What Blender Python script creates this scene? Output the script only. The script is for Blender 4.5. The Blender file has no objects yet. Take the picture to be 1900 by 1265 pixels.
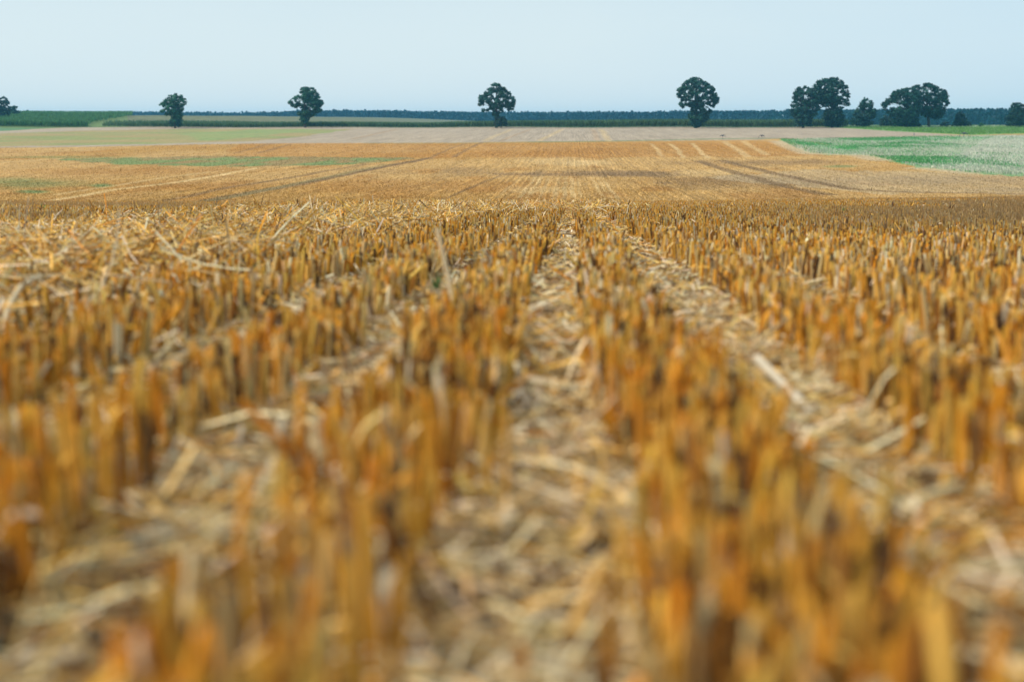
import bpy, math, random
import numpy as np

C = bpy.context.scene
COL = C.collection
RS = np.random.RandomState(7)
random.seed(7)

# ------------------------------------------------------------------ camera
FPX = 2639.0                       # focal length in pixels of the 1900 px wide photograph (50 mm lens)
CAMH = 0.264                       # eye just above the straw stubs
PITCH = math.atan(410.5 / FPX)
YAW = math.atan(110 * math.cos(PITCH) / FPX)
cd = bpy.data.cameras.new('camera')
cam = bpy.data.objects.new('camera', cd)
COL.objects.link(cam)
cam.location = (0, 0, CAMH)
cam.rotation_euler = (math.pi / 2 - PITCH, 0, YAW)
cd.lens = 50; cd.sensor_width = 36
cd.clip_start = 0.02; cd.clip_end = 12000
cd.dof.use_dof = True
cd.dof.focus_distance = 14.0
cd.dof.aperture_fstop = 3.7
cd.dof.aperture_blades = 7
C.camera = cam

# ------------------------------------------------------------------ sky, sun, exposure
SUN_EL, SUN_AZ = math.radians(50), math.radians(-106)      # azimuth from +Y towards +X (so: left, a little ahead)
w = bpy.data.worlds.new('World'); C.world = w; w.use_nodes = True
nt = w.node_tree; nt.nodes.clear()
sky = nt.nodes.new('ShaderNodeTexSky'); sky.sky_type = 'NISHITA'; sky.sun_disc = False
sky.sun_elevation = SUN_EL; sky.sun_rotation = SUN_AZ
sky.air_density = 1.0; sky.dust_density = 2.5; sky.ozone_density = 1.5
b1 = nt.nodes.new('ShaderNodeBackground'); b1.inputs['Strength'].default_value = 0.04
b2 = nt.nodes.new('ShaderNodeBackground'); b2.inputs['Strength'].default_value = 0.74   # thin even veil of high cloud
b2.inputs['Color'].default_value = (0.83, 0.955, 1.0, 1)
ad = nt.nodes.new('ShaderNodeAddShader'); wo = nt.nodes.new('ShaderNodeOutputWorld')
nt.links.new(sky.outputs[0], b1.inputs['Color'])
nt.links.new(b1.outputs[0], ad.inputs[0]); nt.links.new(b2.outputs[0], ad.inputs[1])
nt.links.new(ad.outputs[0], wo.inputs['Surface'])
_tc = nt.nodes.new('ShaderNodeTexCoord'); _sx = nt.nodes.new('ShaderNodeSeparateXYZ'); nt.links.new(_tc.outputs['Generated'], _sx.inputs[0])
_mr = nt.nodes.new('ShaderNodeMapRange'); nt.links.new(_sx.outputs['X'], _mr.inputs[0])       # the veil thins to bluer sky towards the right
_mr.inputs[1].default_value = .0; _mr.inputs[2].default_value = .42; _mr.inputs[3].default_value = 0; _mr.inputs[4].default_value = 1
_no = nt.nodes.new('ShaderNodeTexNoise'); _no.inputs['Scale'].default_value = 5; _no.inputs['Detail'].default_value = 4
_mp = nt.nodes.new('ShaderNodeMapping'); _mp.inputs['Scale'].default_value = (1, 1, 4); nt.links.new(_tc.outputs['Generated'], _mp.inputs[0]); nt.links.new(_mp.outputs[0], _no.inputs['Vector'])
_ma = nt.nodes.new('ShaderNodeMath'); _ma.operation = 'MULTIPLY_ADD'; nt.links.new(_no.outputs['Fac'], _ma.inputs[0]); _ma.inputs[1].default_value = .5
nt.links.new(_mr.outputs[0], _ma.inputs[2])
_sb = nt.nodes.new('ShaderNodeMath'); _sb.operation = 'SUBTRACT'; _sb.use_clamp = True; nt.links.new(_ma.outputs[0], _sb.inputs[0]); _sb.inputs[1].default_value = .25
_mc = nt.nodes.new('ShaderNodeMix'); _mc.data_type = 'RGBA'; nt.links.new(_sb.outputs[0], _mc.inputs['Factor'])
_mc.inputs['A'].default_value = (.82, .985, 1.06, 1); _mc.inputs['B'].default_value = (.66, .89, 1.05, 1)
nt.links.new(_mc.outputs['Result'], b2.inputs['Color'])
_hz = nt.nodes.new('ShaderNodeMapRange'); nt.links.new(_sx.outputs['Z'], _hz.inputs[0])       # the veil is a little brighter low down
_hz.inputs[1].default_value = .0; _hz.inputs[2].default_value = .09; _hz.inputs[3].default_value = .80; _hz.inputs[4].default_value = .69
nt.links.new(_hz.outputs[0], b2.inputs['Strength'])
sd = bpy.data.lights.new('sun', 'SUN'); so = bpy.data.objects.new('sun', sd); COL.objects.link(so)
sd.energy = 3.9; sd.angle = math.radians(4); sd.color = (1.0, 0.90, 0.76)
so.rotation_euler = (math.pi / 2 - SUN_EL, 0, math.pi - SUN_AZ)
C.view_settings.view_transform = 'Standard'
C.view_settings.look = 'None'
C.view_settings.exposure = 0.0
C.view_settings.gamma = 1.0
C.cycles.volume_bounces = 1
C.cycles.max_bounces = 6
C.cycles.transparent_max_bounces = 6

# ------------------------------------------------------------------ helpers
def S(t):
    t = np.clip(t, 0, 1); return t * t * (3 - 2 * t)

TY = np.array([45, 52, 60, 75, 100, 150, 200, 260, 330, 400, 460, 560, 700, 1200, 2000, 3500.])
TZ = np.array([-2.385, -2.84, -3.46, -4.13, -4.50, -4.66, -4.55, -4.14,
               -3.45, -2.86, -2.44, -2.15, -1.86, -1.7, -1.6, -1.0])
_m = np.zeros(len(TY)); _d = np.diff(TZ) / np.diff(TY)
_m[1:-1] = (_d[:-1] * np.diff(TY)[1:] + _d[1:] * np.diff(TY)[:-1]) / (TY[2:] - TY[:-2])
_m[0] = -.0545; _m[-1] = _d[-1]

def H(X, Y):
    """height of the ground"""
    X = np.asarray(X, float); Y = np.asarray(Y, float)
    near = -.0545 * Y + .0675 * (1 - np.exp(-np.maximum(Y, 0) / 5)) + .0135 * np.minimum(Y, 0)
    i = np.clip(np.searchsorted(TY, Y) - 1, 0, len(TY) - 2)
    h = TY[i + 1] - TY[i]; t = np.clip((Y - TY[i]) / h, 0, 1)
    far = ((2*t**3 - 3*t**2 + 1) * TZ[i] + (t**3 - 2*t**2 + t) * h * _m[i]
           + (-2*t**3 + 3*t**2) * TZ[i + 1] + (t**3 - t**2) * h * _m[i + 1])
    z = np.where(Y < 45, near, far)
    z = z + .015 * np.clip(X, 0, 20) * S((Y - 6) / 16) * (1 - S((Y - 56) / 18))        # the near rise is higher to the right
    z = z + 4.0 * S((-X - 50) / 150) * S((Y - 455) / 220)                               # low hill at the back left
    z = z - 2.4 * S((X - 50) / 200) * S((Y - 480) / 420)
    z = z - 1.0 * S((-X - 60) / 50) * S((Y - 300) / 100) * (1 - S((Y - 420) / 60)) * .5
    z = z + .12 * np.sin(X * .11 + 1) * np.sin(Y * .035) * S((Y - 60) / 40)
    z = z + .006 * np.sin(X * 9.1 + Y * 2.3) * np.sin(Y * 7.7 - X * 3.1) * (1 - S((Y - 10) / 10))
    return z

cp, sp, cy, sy = math.cos(PITCH), math.sin(PITCH), math.cos(YAW), math.sin(YAW)
def ray(px, py):
    a = (px - 950) / FPX; b = (632.5 - py) / FPX
    f = np.array([-sy * cp, cy * cp, -sp]); r = np.array([cy, sy, 0]); u = np.cross(r, f)
    return f + a * r + b * u
def on_plane(px, py, Y):
    d = ray(px, py); t = Y / d[1]
    return np.array([d[0] * t, Y, CAMH + d[2] * t])
_ys = np.geomspace(.3, 3300, 5000)
def at(px, py, ymin=.3):
    """ground point seen at a pixel of the photograph"""
    d = ray(px, py); t = _ys / d[1]
    below = (CAMH + d[2] * t < H(d[0] * t, _ys)) & (_ys >= ymin)
    k = int(np.argmax(below)) if below.any() else len(_ys) - 1
    return np.array([d[0] * t[k], _ys[k]])
def pix(X, Y, Z):
    f = np.array([-sy * cp, cy * cp, -sp]); r = np.array([cy, sy, 0]); u = np.cross(r, f)
    dx, dy, dz = X, Y, Z - CAMH
    dep = dx * f[0] + dy * f[1] + dz * f[2]
    return 950 + FPX * (dx * r[0] + dy * r[1]) / dep, 632.5 - FPX * (dx * u[0] + dy * u[1] + dz * u[2]) / dep

def link(o): COL.objects.link(o); return o
def new_mesh(name, V, F, mat=None, col=None, parent=None, smooth=False):
    """V (n,3), F: (m,3|4) int array or list of such arrays, col: per-vertex rgb"""
    V = np.asarray(V, np.float32)
    Fs = F if isinstance(F, list) else [F]
    Fs = [np.asarray(f, np.int32) for f in Fs if len(f)]
    me = bpy.data.meshes.new(name)
    me.vertices.add(len(V)); me.vertices.foreach_set('co', V.ravel())
    loops = np.concatenate([f.ravel() for f in Fs])
    tot = np.concatenate([np.full(len(f), f.shape[1], np.int32) for f in Fs])
    st = np.concatenate([[0], np.cumsum(tot)[:-1]]).astype(np.int32)
    me.loops.add(len(loops)); me.loops.foreach_set('vertex_index', loops)
    me.polygons.add(len(tot)); me.polygons.foreach_set('loop_start', st)
    try: me.polygons.foreach_set('loop_total', tot)
    except Exception: pass
    me.polygons.foreach_set('use_smooth', np.full(len(tot), bool(smooth)))
    if col is not None:
        c = np.ones((len(V), 4), np.float32); c[:, :col.shape[1]] = col
        a = me.color_attributes.new('tint', 'FLOAT_COLOR', 'POINT')
        a.data.foreach_set('color', c.ravel())
    me.update(calc_edges=True); me.validate()
    if mat: me.materials.append(mat)
    o = link(bpy.data.objects.new(name, me))
    if parent: o.parent = parent
    return o
def tag(o, label=None, cat=None, group=None, kind=None):
    if label: o['label'] = label
    if cat: o['category'] = cat
    if group: o['group'] = group
    if kind: o['kind'] = kind
    return o
def empty(name, loc):
    o = bpy.data.objects.new(name, None); o.location = loc; o.empty_display_size = .5
    return link(o)

def node_mat(name):
    m = bpy.data.materials.new(name); m.use_nodes = True
    return m, m.node_tree, m.node_tree.nodes['Principled BSDF']
def N(nt, t, **k):
    n = nt.nodes.new(t)
    for a, v in k.items(): setattr(n, a, v)
    return n
def noise(nt, scale_vec, scale=1., detail=3., rough=.6, coord='Object'):
    tc = N(nt, 'ShaderNodeTexCoord'); mp = N(nt, 'ShaderNodeMapping'); mp.inputs['Scale'].default_value = scale_vec
    no = N(nt, 'ShaderNodeTexNoise'); no.inputs['Scale'].default_value = scale
    no.inputs['Detail'].default_value = detail; no.inputs['Roughness'].default_value = rough
    nt.links.new(tc.outputs[coord], mp.inputs[0]); nt.links.new(mp.outputs[0], no.inputs['Vector'])
    return no.outputs['Fac']
def rng(nt, v, a, b, c, d):
    m = N(nt, 'ShaderNodeMapRange'); nt.links.new(v, m.inputs[0])
    for i, x in enumerate((a, b, c, d)): m.inputs[i + 1].default_value = x
    return m.outputs[0]
def mul(nt, a, b, op='MULTIPLY'):
    m = N(nt, 'ShaderNodeMath', operation=op)
    nt.links.new(a, m.inputs[0])
    if hasattr(b, 'is_linked') or hasattr(b, 'links'): nt.links.new(b, m.inputs[1])
    else: m.inputs[1].default_value = b
    return m.outputs[0]
def vcol_mat(name, rough=.8, trans=0., var=(.8, 1.2), nscale=(3, 3, 3), spec=.3):
    """colour carried by the mesh, broken up by noise, with some light passing through thin leaves"""
    m, nt, bs = node_mat(name)
    at_ = N(nt, 'ShaderNodeAttribute', attribute_name='tint')
    f = rng(nt, noise(nt, nscale), .25, .75, *var)
    mx = N(nt, 'ShaderNodeVectorMath', operation='SCALE')
    nt.links.new(at_.outputs['Color'], mx.inputs[0]); nt.links.new(f, mx.inputs['Scale'])
    nt.links.new(mx.outputs[0], bs.inputs['Base Color'])
    bs.inputs['Roughness'].default_value = rough
    bs.inputs['Specular IOR Level'].default_value = spec
    if trans > 0:
        tr = N(nt, 'ShaderNodeBsdfTranslucent'); nt.links.new(mx.outputs[0], tr.inputs['Color'])
        ms = N(nt, 'ShaderNodeMixShader'); ms.inputs[0].default_value = trans
        out = nt.nodes['Material Output']
        nt.links.new(bs.outputs[0], ms.inputs[1]); nt.links.new(tr.outputs[0], ms.inputs[2])
        nt.links.new(ms.outputs[0], out.inputs['Surface'])
    return m

# value noise for the field colouring (world metres)
_tab = RS.rand(512, 512)
def vnoise(x, y):
    xi = np.floor(x).astype(int); yi = np.floor(y).astype(int); fx = S(x - xi); fy = S(y - yi)
    g = lambda a, b: _tab[a & 511, b & 511]
    return ((g(xi, yi) * (1 - fx) + g(xi + 1, yi) * fx) * (1 - fy) + (g(xi, yi + 1) * (1 - fx) + g(xi + 1, yi + 1) * fx) * fy)
def fbm(x, y, o=3):
    s = 0; a = .5
    for k in range(o): s = s + a * vnoise(x * 2**k + 17.3 * k, y * 2**k + 5.1 * k); a *= .5
    return s / (1 - .5**o)

def inside(X, Y, P):
    r = np.zeros(X.shape, bool); n = len(P)
    for i in range(n):
        x0, y0 = P[i]; x1, y1 = P[(i + 1) % n]
        if y0 == y1: continue
        c = ((y0 > Y) != (y1 > Y)) & (X < (x1 - x0) * (Y - y0) / (y1 - y0) + x0)
        r ^= c
    return r
def dist_line(X, Y, P):
    d = np.full(X.shape, 1e9)
    for (x0, y0), (x1, y1) in zip(P[:-1], P[1:]):
        vx, vy = x1 - x0, y1 - y0; L = vx * vx + vy * vy + 1e-9
        t = np.clip(((X - x0) * vx + (Y - y0) * vy) / L, 0, 1)
        d = np.minimum(d, np.hypot(X - x0 - t * vx, Y - y0 - t * vy))
    return d

# ------------------------------------------------------------------ the ground, one sheet with the fields on it
GOLD = np.array([.37, .212, .060]); GOLD2 = np.array([.42, .26, .095]); OCHRE = np.array([.31, .145, .030])
GREY = np.array([.32, .26, .19]); PALE = np.array([.54, .39, .19]); SOIL = np.array([.17, .105, .05])
GRASS = np.array([.17, .24, .085]); MEAD = np.array([.13, .26, .07]); CLOV = np.array([.085, .27, .09])
WEEDY = np.array([.25, .20, .085]); TAN = np.array([.13, .14, .075]); DARKG = np.array([.06, .12, .06])

def W(pts): return [tuple(at(x, y, 60)) for x, y in pts]
FIELDS = {}
def field_colour(X, Y):
    n1 = fbm(X * .06, Y * .025); n2 = fbm(X * .35 + 40, Y * .09 + 9); n3 = fbm(X * 1.7, Y * .3, 2)
    c = GOLD[None] * (1 - S((n1 - .35) / .3))[:, None] + GOLD2[None] * S((n1 - .35) / .3)[:, None]
    k = S((n2 - .52) / .25)[:, None] * .55
    c = c * (1 - k) + OCHRE * k
    c = c * (.86 + .28 * n3)[:, None]
    def put(mask, col, a=1.):
        nonlocal c
        m = (mask * a)[:, None]; c = c * (1 - m) + col * m
    Xj = X + (n3 - .5) * 1.2 + (n2 - .5) * 2; Yj = Y + (n2 - .5) * 9 + (n3 - .5) * 4
    def blob(px, py, rx, ry, col, a=1., edge=.5):
        p = at(px, py, 60); p2 = at(px, py - ry, 60); p3 = at(px, py + ry, 60)
        wx = rx / FPX * p[1]; wy = np.where(Y > p[1], max(p2[1] - p[1], 1), max(p[1] - p3[1], 1))
        d = np.hypot((X - p[0] - (Y - p[1]) * p[0] / max(p[1], 1)) / wx, (Y - p[1]) / wy) + (n2 - .5) * .9 + (n3 - .5) * .5
        put(1 - S((d - 1 + edge) / (2 * edge)), col, a)
    # paler horizontal bench where the slope folds, darker slope above it
    b0 = W([(-80, 303), (500, 318), (800, 296), (1200, 294), (1480, 290), (2000, 300), (2000, 312), (1400, 306), (1000, 305), (700, 318), (-80, 330)])
    put(inside(Xj, Yj, b0).astype(float), GOLD2 * 1.05, .55)
    b1 = W([(450, 266), (880, 266), (1440, 262), (1500, 289), (1200, 293), (860, 293), (400, 292)])
    put(inside(Xj, Yj, b1).astype(float), OCHRE * 1.12, .55)
    for (px, py, rx, ry) in ((1040, 283, 60, 8), (1130, 281, 60, 7), (920, 284, 26, 5), (990, 284, 16, 4), (880, 345, 90, 12), (690, 345, 120, 12), (250, 318, 200, 6), (360, 345, 140, 9)):
        blob(px, py, rx, ry, OCHRE, .5)
    for (px, py, rx, ry) in ((1035, 300, 55, 6), (1100, 303, 40, 6), (990, 352, 60, 8), (1330, 322, 120, 6), (1750, 322, 150, 8)):
        blob(px, py, rx, ry, PALE, .35)
    # wheel-darkened and bare patches
    for (px, py, rx, ry, a) in ((1115, 322, 105, 5, .8), (985, 324, 80, 3, .7), (1200, 323, 60, 5, .75), (1360, 334, 130, 7, .65), (1480, 342, 90, 7, .5),
                                (1620, 336, 150, 8, .5), (1820, 334, 120, 8, .42), (1450, 302, 75, 5, .5), (1330, 302, 90, 4, .4), (1230, 339, 20, 2.2, .5),
                                (1870, 352, 60, 4, .55), (860, 318, 60, 7, .4), (700, 318, 60, 5, .25), (1540, 300, 50, 3, .35), (1290, 346, 70, 6, .35)):
        blob(px, py, rx, ry, SOIL * 1.1, a, .7)
    # whole right flank greyer
    f = W([(1500, 315), (2000, 330), (2000, 362), (1640, 360), (1300, 330)])
    put(inside(Xj, Yj, f).astype(float), np.array([.38, .29, .17]), .55)
    # green flushes in the stubble at the left
    g = W([(120, 294), (440, 290), (760, 293), (760, 296), (660, 305), (500, 309), (250, 305), (130, 299)])
    put(inside(Xj, Yj, g).astype(float), WEEDY * .8, .7); put(inside(Xj, Yj, g) * S((n2 - .42) / .2), GRASS * .9, .85)
    for (px, py, rx, ry, a) in ((60, 342, 90, 8, .5), (190, 345, 26, 3, .9), (60, 356, 32, 3.2, .9), (110, 292, 120, 2.2, .5), (20, 336, 60, 6, .4), (1560, 309, 26, 1.6, .7)):
        blob(px, py, rx, ry, GRASS * .8, a, .6)
    # pale harvested strip beyond the gold field and the greenish ground beside it
    gr = W([(-80, 246), (0, 244), (120, 237), (260, 234), (1480, 234), (1560, 236), (1700, 246), (1800, 252), (1440, 258), (1400, 260), (1000, 263), (860, 265), (560, 266), (380, 268), (-80, 275)])
    inn = inside(X + (n3 - .5) * .6, Y + (n3 - .5) * 3, gr).astype(float)
    put(inn, GREY * (.85 + .3 * fbm(X * .5, Y * .06 + 3))[:, None])
    gg = W([(-80, 262), (-80, 247), (140, 243), (330, 239.5), (480, 239), (660, 240), (560, 254), (470, 262), (330, 266), (0, 272), (-80, 274)])
    gi = inside(Xj, Yj, gg).astype(float)
    put(gi, WEEDY * 1.15, .92)
    put(gi * S((fbm(X * .05 + 3, Y * .05 + 8) - .42) / .25), GRASS, .6)
    put(inside(Xj, Yj, W([(-80, 247), (0, 242), (100, 236), (250, 236), (370, 239), (150, 243), (0, 248), (-80, 252)])).astype(float), GREY * 1.05, .8)
    e = W([(330, 249), (470, 240), (600, 240), (520, 248), (480, 254), (380, 262)])
    put(inside(Xj, Yj, e).astype(float), np.array([.19, .27, .10]), .55)
    # the green edge of the strip, and the grass verge under the trees
    ed = W([(1000, 264), (1190, 261), (1330, 258), (1440, 257)])
    put(1 - S((dist_line(X, Y, ed) - 1.2) / 3), GRASS * .7, .75)
    ed = W([(690, 266), (880, 266), (1000, 264)])
    put(1 - S((dist_line(X, Y, ed) - .8) / 2), GRASS * .7, .45)
    Xc = Y * 0
    back = (Y > 0) & inside(X, Y, W([(-120, 247), (0, 243.5), (60, 240), (120, 237), (260, 235.5), (1480, 236)]) + [(600, 470), (900, 3400), (-1900, 3400), (-700, 470)])
    put(back.astype(float), DARKG * 1.3)
    put(back * S((-55 - X) / 40) * (X > -.34 * Y), TAN * (.8 + .4 * n2)[:, None])
    put(back * (X < -.312 * Y) * (n2 > .2), TAN * np.array([.9, 1.25, .8]), .9)
    put(back * S((470 - Y) / 20) , DARKG * 1.6, .85)
    # meadow at the right
    md = W([(1525, 236), (1600, 240), (1700, 246), (1800, 251), (1860, 249), (2000, 247)]) + [(600, 520), (600, 1500), (150, 1500), (at(1525, 236, 60)[0], 470)]
    mi = inside(X, Y, md).astype(float)
    put(mi, MEAD * (.75 + .5 * n2)[:, None])
    # clover and weeds in flower
    cl = W([(1445, 259), (1560, 257), (1640, 255), (1800, 253), (1880, 252), (2000, 250), (2000, 332), (1900, 328), (1800, 322), (1700, 310), (1625, 293), (1600, 289), (1540, 288), (1500, 284), (1470, 272)])
    ci = inside(X + (n3 - .5) * 2, Y + (n3 - .5) * 4, cl).astype(float)
    put(ci, CLOV * (.7 + .6 * n2)[:, None])
    FIELDS['clover'] = cl; FIELDS['meadow'] = md
    put(ci * S((fbm(X * .10 + 20, Y * .05 + 4) - .5) / .12), np.array([.27, .29, .17]), .6)
    wf = W([(1850, 252), (2000, 250), (2000, 300), (1900, 308), (1850, 300), (1780, 290), (1800, 275), (1820, 262)])
    put(inside(Xj, Yj, wf).astype(float), np.array([.40, .41, .32]), .8)
    # dry edge of the clover
    for pts, wd in (([(1445, 262), (1480, 276), (1510, 286), (1600, 288), (1640, 298)], 1.8), ([(1700, 312), (1800, 322)], 1.2)):
        put(1 - S((dist_line(X, Y, W(pts)) - wd * .6) / wd), np.array([.42, .33, .20]), .8)
    # wheelings: dark pressed tramlines running down the rows, and pale lines of dropped straw
    wob = (fbm(X * 0 + 3, Y * .12) - .5) * .5
    for pts, wd, cc, a in (
        ([(330, 382), (420, 366), (620, 328), (800, 293)], .6, SOIL, .85), ([(225, 382), (420, 348), (560, 326), (680, 305)], .35, SOIL, .6),
        ([(380, 374), (560, 338), (720, 305)], .5, WEEDY, .5),
        ([(840, 292), (868, 276), (896, 264)], .22, SOIL, .6), ([(800, 292), (834, 276), (868, 266)], .22, SOIL, .5),
        ([(480, 284), (540, 268)], .4, SOIL, .5), ([(440, 284), (505, 266)], .4, SOIL, .4),
        ([(820, 372), (880, 344), (930, 325)], .10, SOIL, .6),
        ([(1298, 299), (1340, 313), (1400, 330), (1460, 348), (1540, 362)], .6, SOIL, .7), ([(1340, 298), (1400, 313), (1500, 336), (1580, 352), (1680, 357), (1900, 360)], .6, SOIL, .7),
        ([(655, 258), (740, 240)], .4, SOIL * 1.6, .5), ([(930, 262), (985, 240)], .3, SOIL * 1.8, .4),
        ([(1209, 267), (1220, 278), (1227, 290)], .20, PALE, .5), ([(1244, 267), (1258, 279), (1268, 293)], .24, PALE, .6),
        ([(1286, 266), (1300, 282), (1314, 294)], .24, PALE, .6), ([(1345, 263), (1368, 277), (1388, 291)], .5, PALE, .5),
        ([(1380, 262), (1402, 276), (1424, 288)], .5, PALE, .45), ([(1500, 262), (1540, 270)], .4, PALE, .5),
        ([(0, 380), (100, 372), (210, 352), (330, 338), (480, 312)], .32, PALE * 1.1, .7), ([(100, 362), (300, 330), (420, 316)], .25, PALE, .5),
        ([(0, 302), (120, 294), (300, 291)], .4, PALE, .5), ([(430, 286), (620, 283), (780, 280)], .5, PALE, .35),
        ([(1000, 262), (1045, 240)], .5, PALE * .9, .5), ([(900, 262), (950, 240)], .5, PALE * .9, .4), ([(1110, 262), (1100, 240)], .5, SOIL * 2, .35), ([(1130, 262), (1115, 240)], .6, PALE * .9, .5)):
        P = W(pts)
        nn = .7 + .8 * fbm(X * 1.1 + 7, Y * .25)
        put((1 - S((dist_line(X + wob, Y, P) - wd * .5) / (wd * .8 + .0012 * Y))) * (Y > 40) * np.clip(nn, 0, 1.1), cc, min(a, .95))
    for xr, wl, a in ((-3.1, .10, .7), (-2.6, .12, .8), (-1.9, .06, .5), (-1.0, .10, .7), (-.42, .10, .75), (.1, .12, .8), (.55, .06, .5), (1.9, .07, .7), (2.35, .07, .6), (2.75, .08, .7), (-4.4, .07, .4)):
        put((1 - S((np.abs(X - xr - .05 * np.sin(Y * .3)) - wl) / .12)) * S((Y - 60) / 8) * (1 - S((Y - 112) / 25)) * np.clip(n3 * 2 - .3, 0, 1), PALE, a * .85)
    # the near stubble field: soil and chaff under the straw
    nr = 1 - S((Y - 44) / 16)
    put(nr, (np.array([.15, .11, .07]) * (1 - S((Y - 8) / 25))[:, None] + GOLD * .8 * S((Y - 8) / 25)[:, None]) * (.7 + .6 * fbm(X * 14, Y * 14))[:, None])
    stub = (1 - np.clip(inn + ci + mi + back, 0, 1))
    return c, stub

def build_ground():
    ys = [-60, -30, -12, -5, -2, -.8, -.2]
    ys += list(np.arange(.1, 6, .09)) + list(np.geomspace(6, 56, 60))
    # beyond the rise: rows spaced so that they stay fine where the ground is seen at a grazing angle
    ys += list(np.geomspace(57, 70, 12)) + list(np.geomspace(70.5, 520, 430)) + list(np.geomspace(523, 3400, 60)) + [5000, 8000]
    ys = np.array(ys)
    us = np.concatenate([-np.geomspace(6, .52, 14), np.arange(-.5, .5001, .00085), np.geomspace(.52, 6, 14)])
    U, Yg = np.meshgrid(us, ys); Xg = U * np.sqrt(Yg**2 + 1.5)
    X = Xg.ravel(); Y = Yg.ravel()
    Z = H(X, np.minimum(Y, 3400)); Z[Y < 0] = -.041 * Y[Y < 0]
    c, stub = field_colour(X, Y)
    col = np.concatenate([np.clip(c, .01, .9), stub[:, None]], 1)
    nr, nc = Yg.shape
    i = np.arange(nr - 1)[:, None] * nc + np.arange(nc - 1)[None]
    F = np.stack([i, i + 1, i + nc + 1, i + nc], -1).reshape(-1, 4)
    m, nt, bs = node_mat('field ground')
    a = N(nt, 'ShaderNodeAttribute', attribute_name='tint')
    streak = noise(nt, (9, .35, 1), 1, 3, .7)
    clod = noise(nt, (3, 1.2, 3), 1, 4, .7)
    fine = noise(nt, (40, 40, 40), 1, 3, .7)
    # drill rows: pitch 25.5 cm, faded by patches
    tc = N(nt, 'ShaderNodeTexCoord'); sx = N(nt, 'ShaderNodeSeparateXYZ'); nt.links.new(tc.outputs['Object'], sx.inputs[0])
    ph = mul(nt, mul(nt, sx.outputs['X'], .14, 'ADD'), 2 * math.pi / .51)
    sn = N(nt, 'ShaderNodeMath', operation='COSINE'); nt.links.new(ph, sn.inputs[0])
    amp = mul(nt, rng(nt, noise(nt, (.06, .03, 1), 1, 2), .42, .62, .02, .15), a.outputs['Alpha'])
    drill = rng(nt, noise(nt, (3.9, .025, 1), 1, 2, .8), .3, .7, .74, 1.26)
    row = mul(nt, mul(nt, mul(nt, sn.outputs[0], amp), 1.0, 'ADD'), drill)
    f = mul(nt, mul(nt, rng(nt, streak, .25, .75, .62, 1.38), rng(nt, clod, .25, .75, .72, 1.28)), mul(nt, rng(nt, fine, .3, .7, .8, 1.2), row))
    mx = N(nt, 'ShaderNodeVectorMath', operation='SCALE')
    nt.links.new(a.outputs['Color'], mx.inputs[0]); nt.links.new(f, mx.inputs['Scale'])
    nt.links.new(mx.outputs[0], bs.inputs['Base Color'])
    bs.inputs['Roughness'].default_value = .95; bs.inputs['Specular IOR Level'].default_value = .1
    o = new_mesh('ground', np.stack([X, Y, Z], 1), F, m, col, smooth=True)
    tag(o, kind='structure')
build_ground()

# ------------------------------------------------------------------ straw: builders for many small pieces in one mesh
class Bag:
    def __init__(s): s.V, s.F, s.C, s.n = [], [], [], 0
    def add(s, V, F, c):                      # V (k,v,3)  F (f,4) local  c (k,3) or (k,v,3)
        k, v, _ = V.shape
        s.V.append(V.reshape(-1, 3)); s.F.append((F[None] + (np.arange(k) * v)[:, None, None] + s.n).reshape(-1, F.shape[1]))
        if c.ndim == 2: c = np.repeat(c[:, None], v, 1)
        s.C.append(c.reshape(-1, 3)); s.n += k * v
    def build(s, name, mat, **k):
        return new_mesh(name, np.concatenate(s.V), s.F, mat, np.concatenate(s.C), **k)

def tubes(bag, P, R, col, sides):
    """P (k,m,3) axis points, R (k,m) radii"""
    k, m, _ = P.shape
    T = np.gradient(P, axis=1); T /= np.linalg.norm(T, axis=2, keepdims=True) + 1e-9
    ref = np.where(np.abs(T[:, :, 2:3]) > .8, np.array([1., 0, 0]), np.array([0, 0, 1.]))
    A = np.cross(T, ref); A /= np.linalg.norm(A, axis=2, keepdims=True) + 1e-9
    B = np.cross(T, A)
    an = np.arange(sides) * 2 * np.pi / sides
    V = P[:, :, None] + R[:, :, None, None] * (np.cos(an)[None, None, :, None] * A[:, :, None] + np.sin(an)[None, None, :, None] * B[:, :, None])
    V = V.reshape(k, m * sides, 3)
    F = []
    for j in range(m - 1):
        for q in range(sides):
            a = j * sides + q; b = j * sides + (q + 1) % sides
            F.append([a, b, b + sides, a + sides])
    bag.add(V, np.array(F), col if col.ndim == 2 else np.repeat(col, sides, 1))
def ribbons(bag, P, Wd, side, col):
    """flat strips: P (k,m,3), Wd (k,m) half widths, side (k,3)"""
    k, m, _ = P.shape
    L = P - side[:, None] * Wd[:, :, None]; R_ = P + side[:, None] * Wd[:, :, None]
    V = np.stack([L, R_], 2).reshape(k, m * 2, 3)
    F = np.array([[2 * j, 2 * j + 1, 2 * j + 3, 2 * j + 2] for j in range(m - 1)])
    bag.add(V, F, col)

PAL = np.array([[.70, .365, .050], [.67, .275, .020], [.73, .44, .095], [.69, .49, .20], [.33, .14, .022], [.11, .055, .02], [.76, .64, .42], [.36, .26, .125]])
def straw_col(n, p): 
    i = RS.choice(len(PAL), n, p=np.array(p) / np.sum(p)); c = PAL[i] * RS.uniform(.75, 1.2, (n, 1))
    return c * RS.uniform(.93, 1.07, (n, 3))
straw_mat = vcol_mat('straw stalk', .7, .15, (.75, 1.2), (60, 60, 25), .2)
litter_mat = vcol_mat('loose straw', .7, .12, (.8, 1.15), (60, 60, 60), .25)

def in_view(X, Y, pad=70):
    px, py = pix(X, Y, H(X, Y) + .05)
    return (px > -pad - 300 / np.maximum(Y, .4)) & (px < 1900 + pad + 300 / np.maximum(Y, .4))

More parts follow.
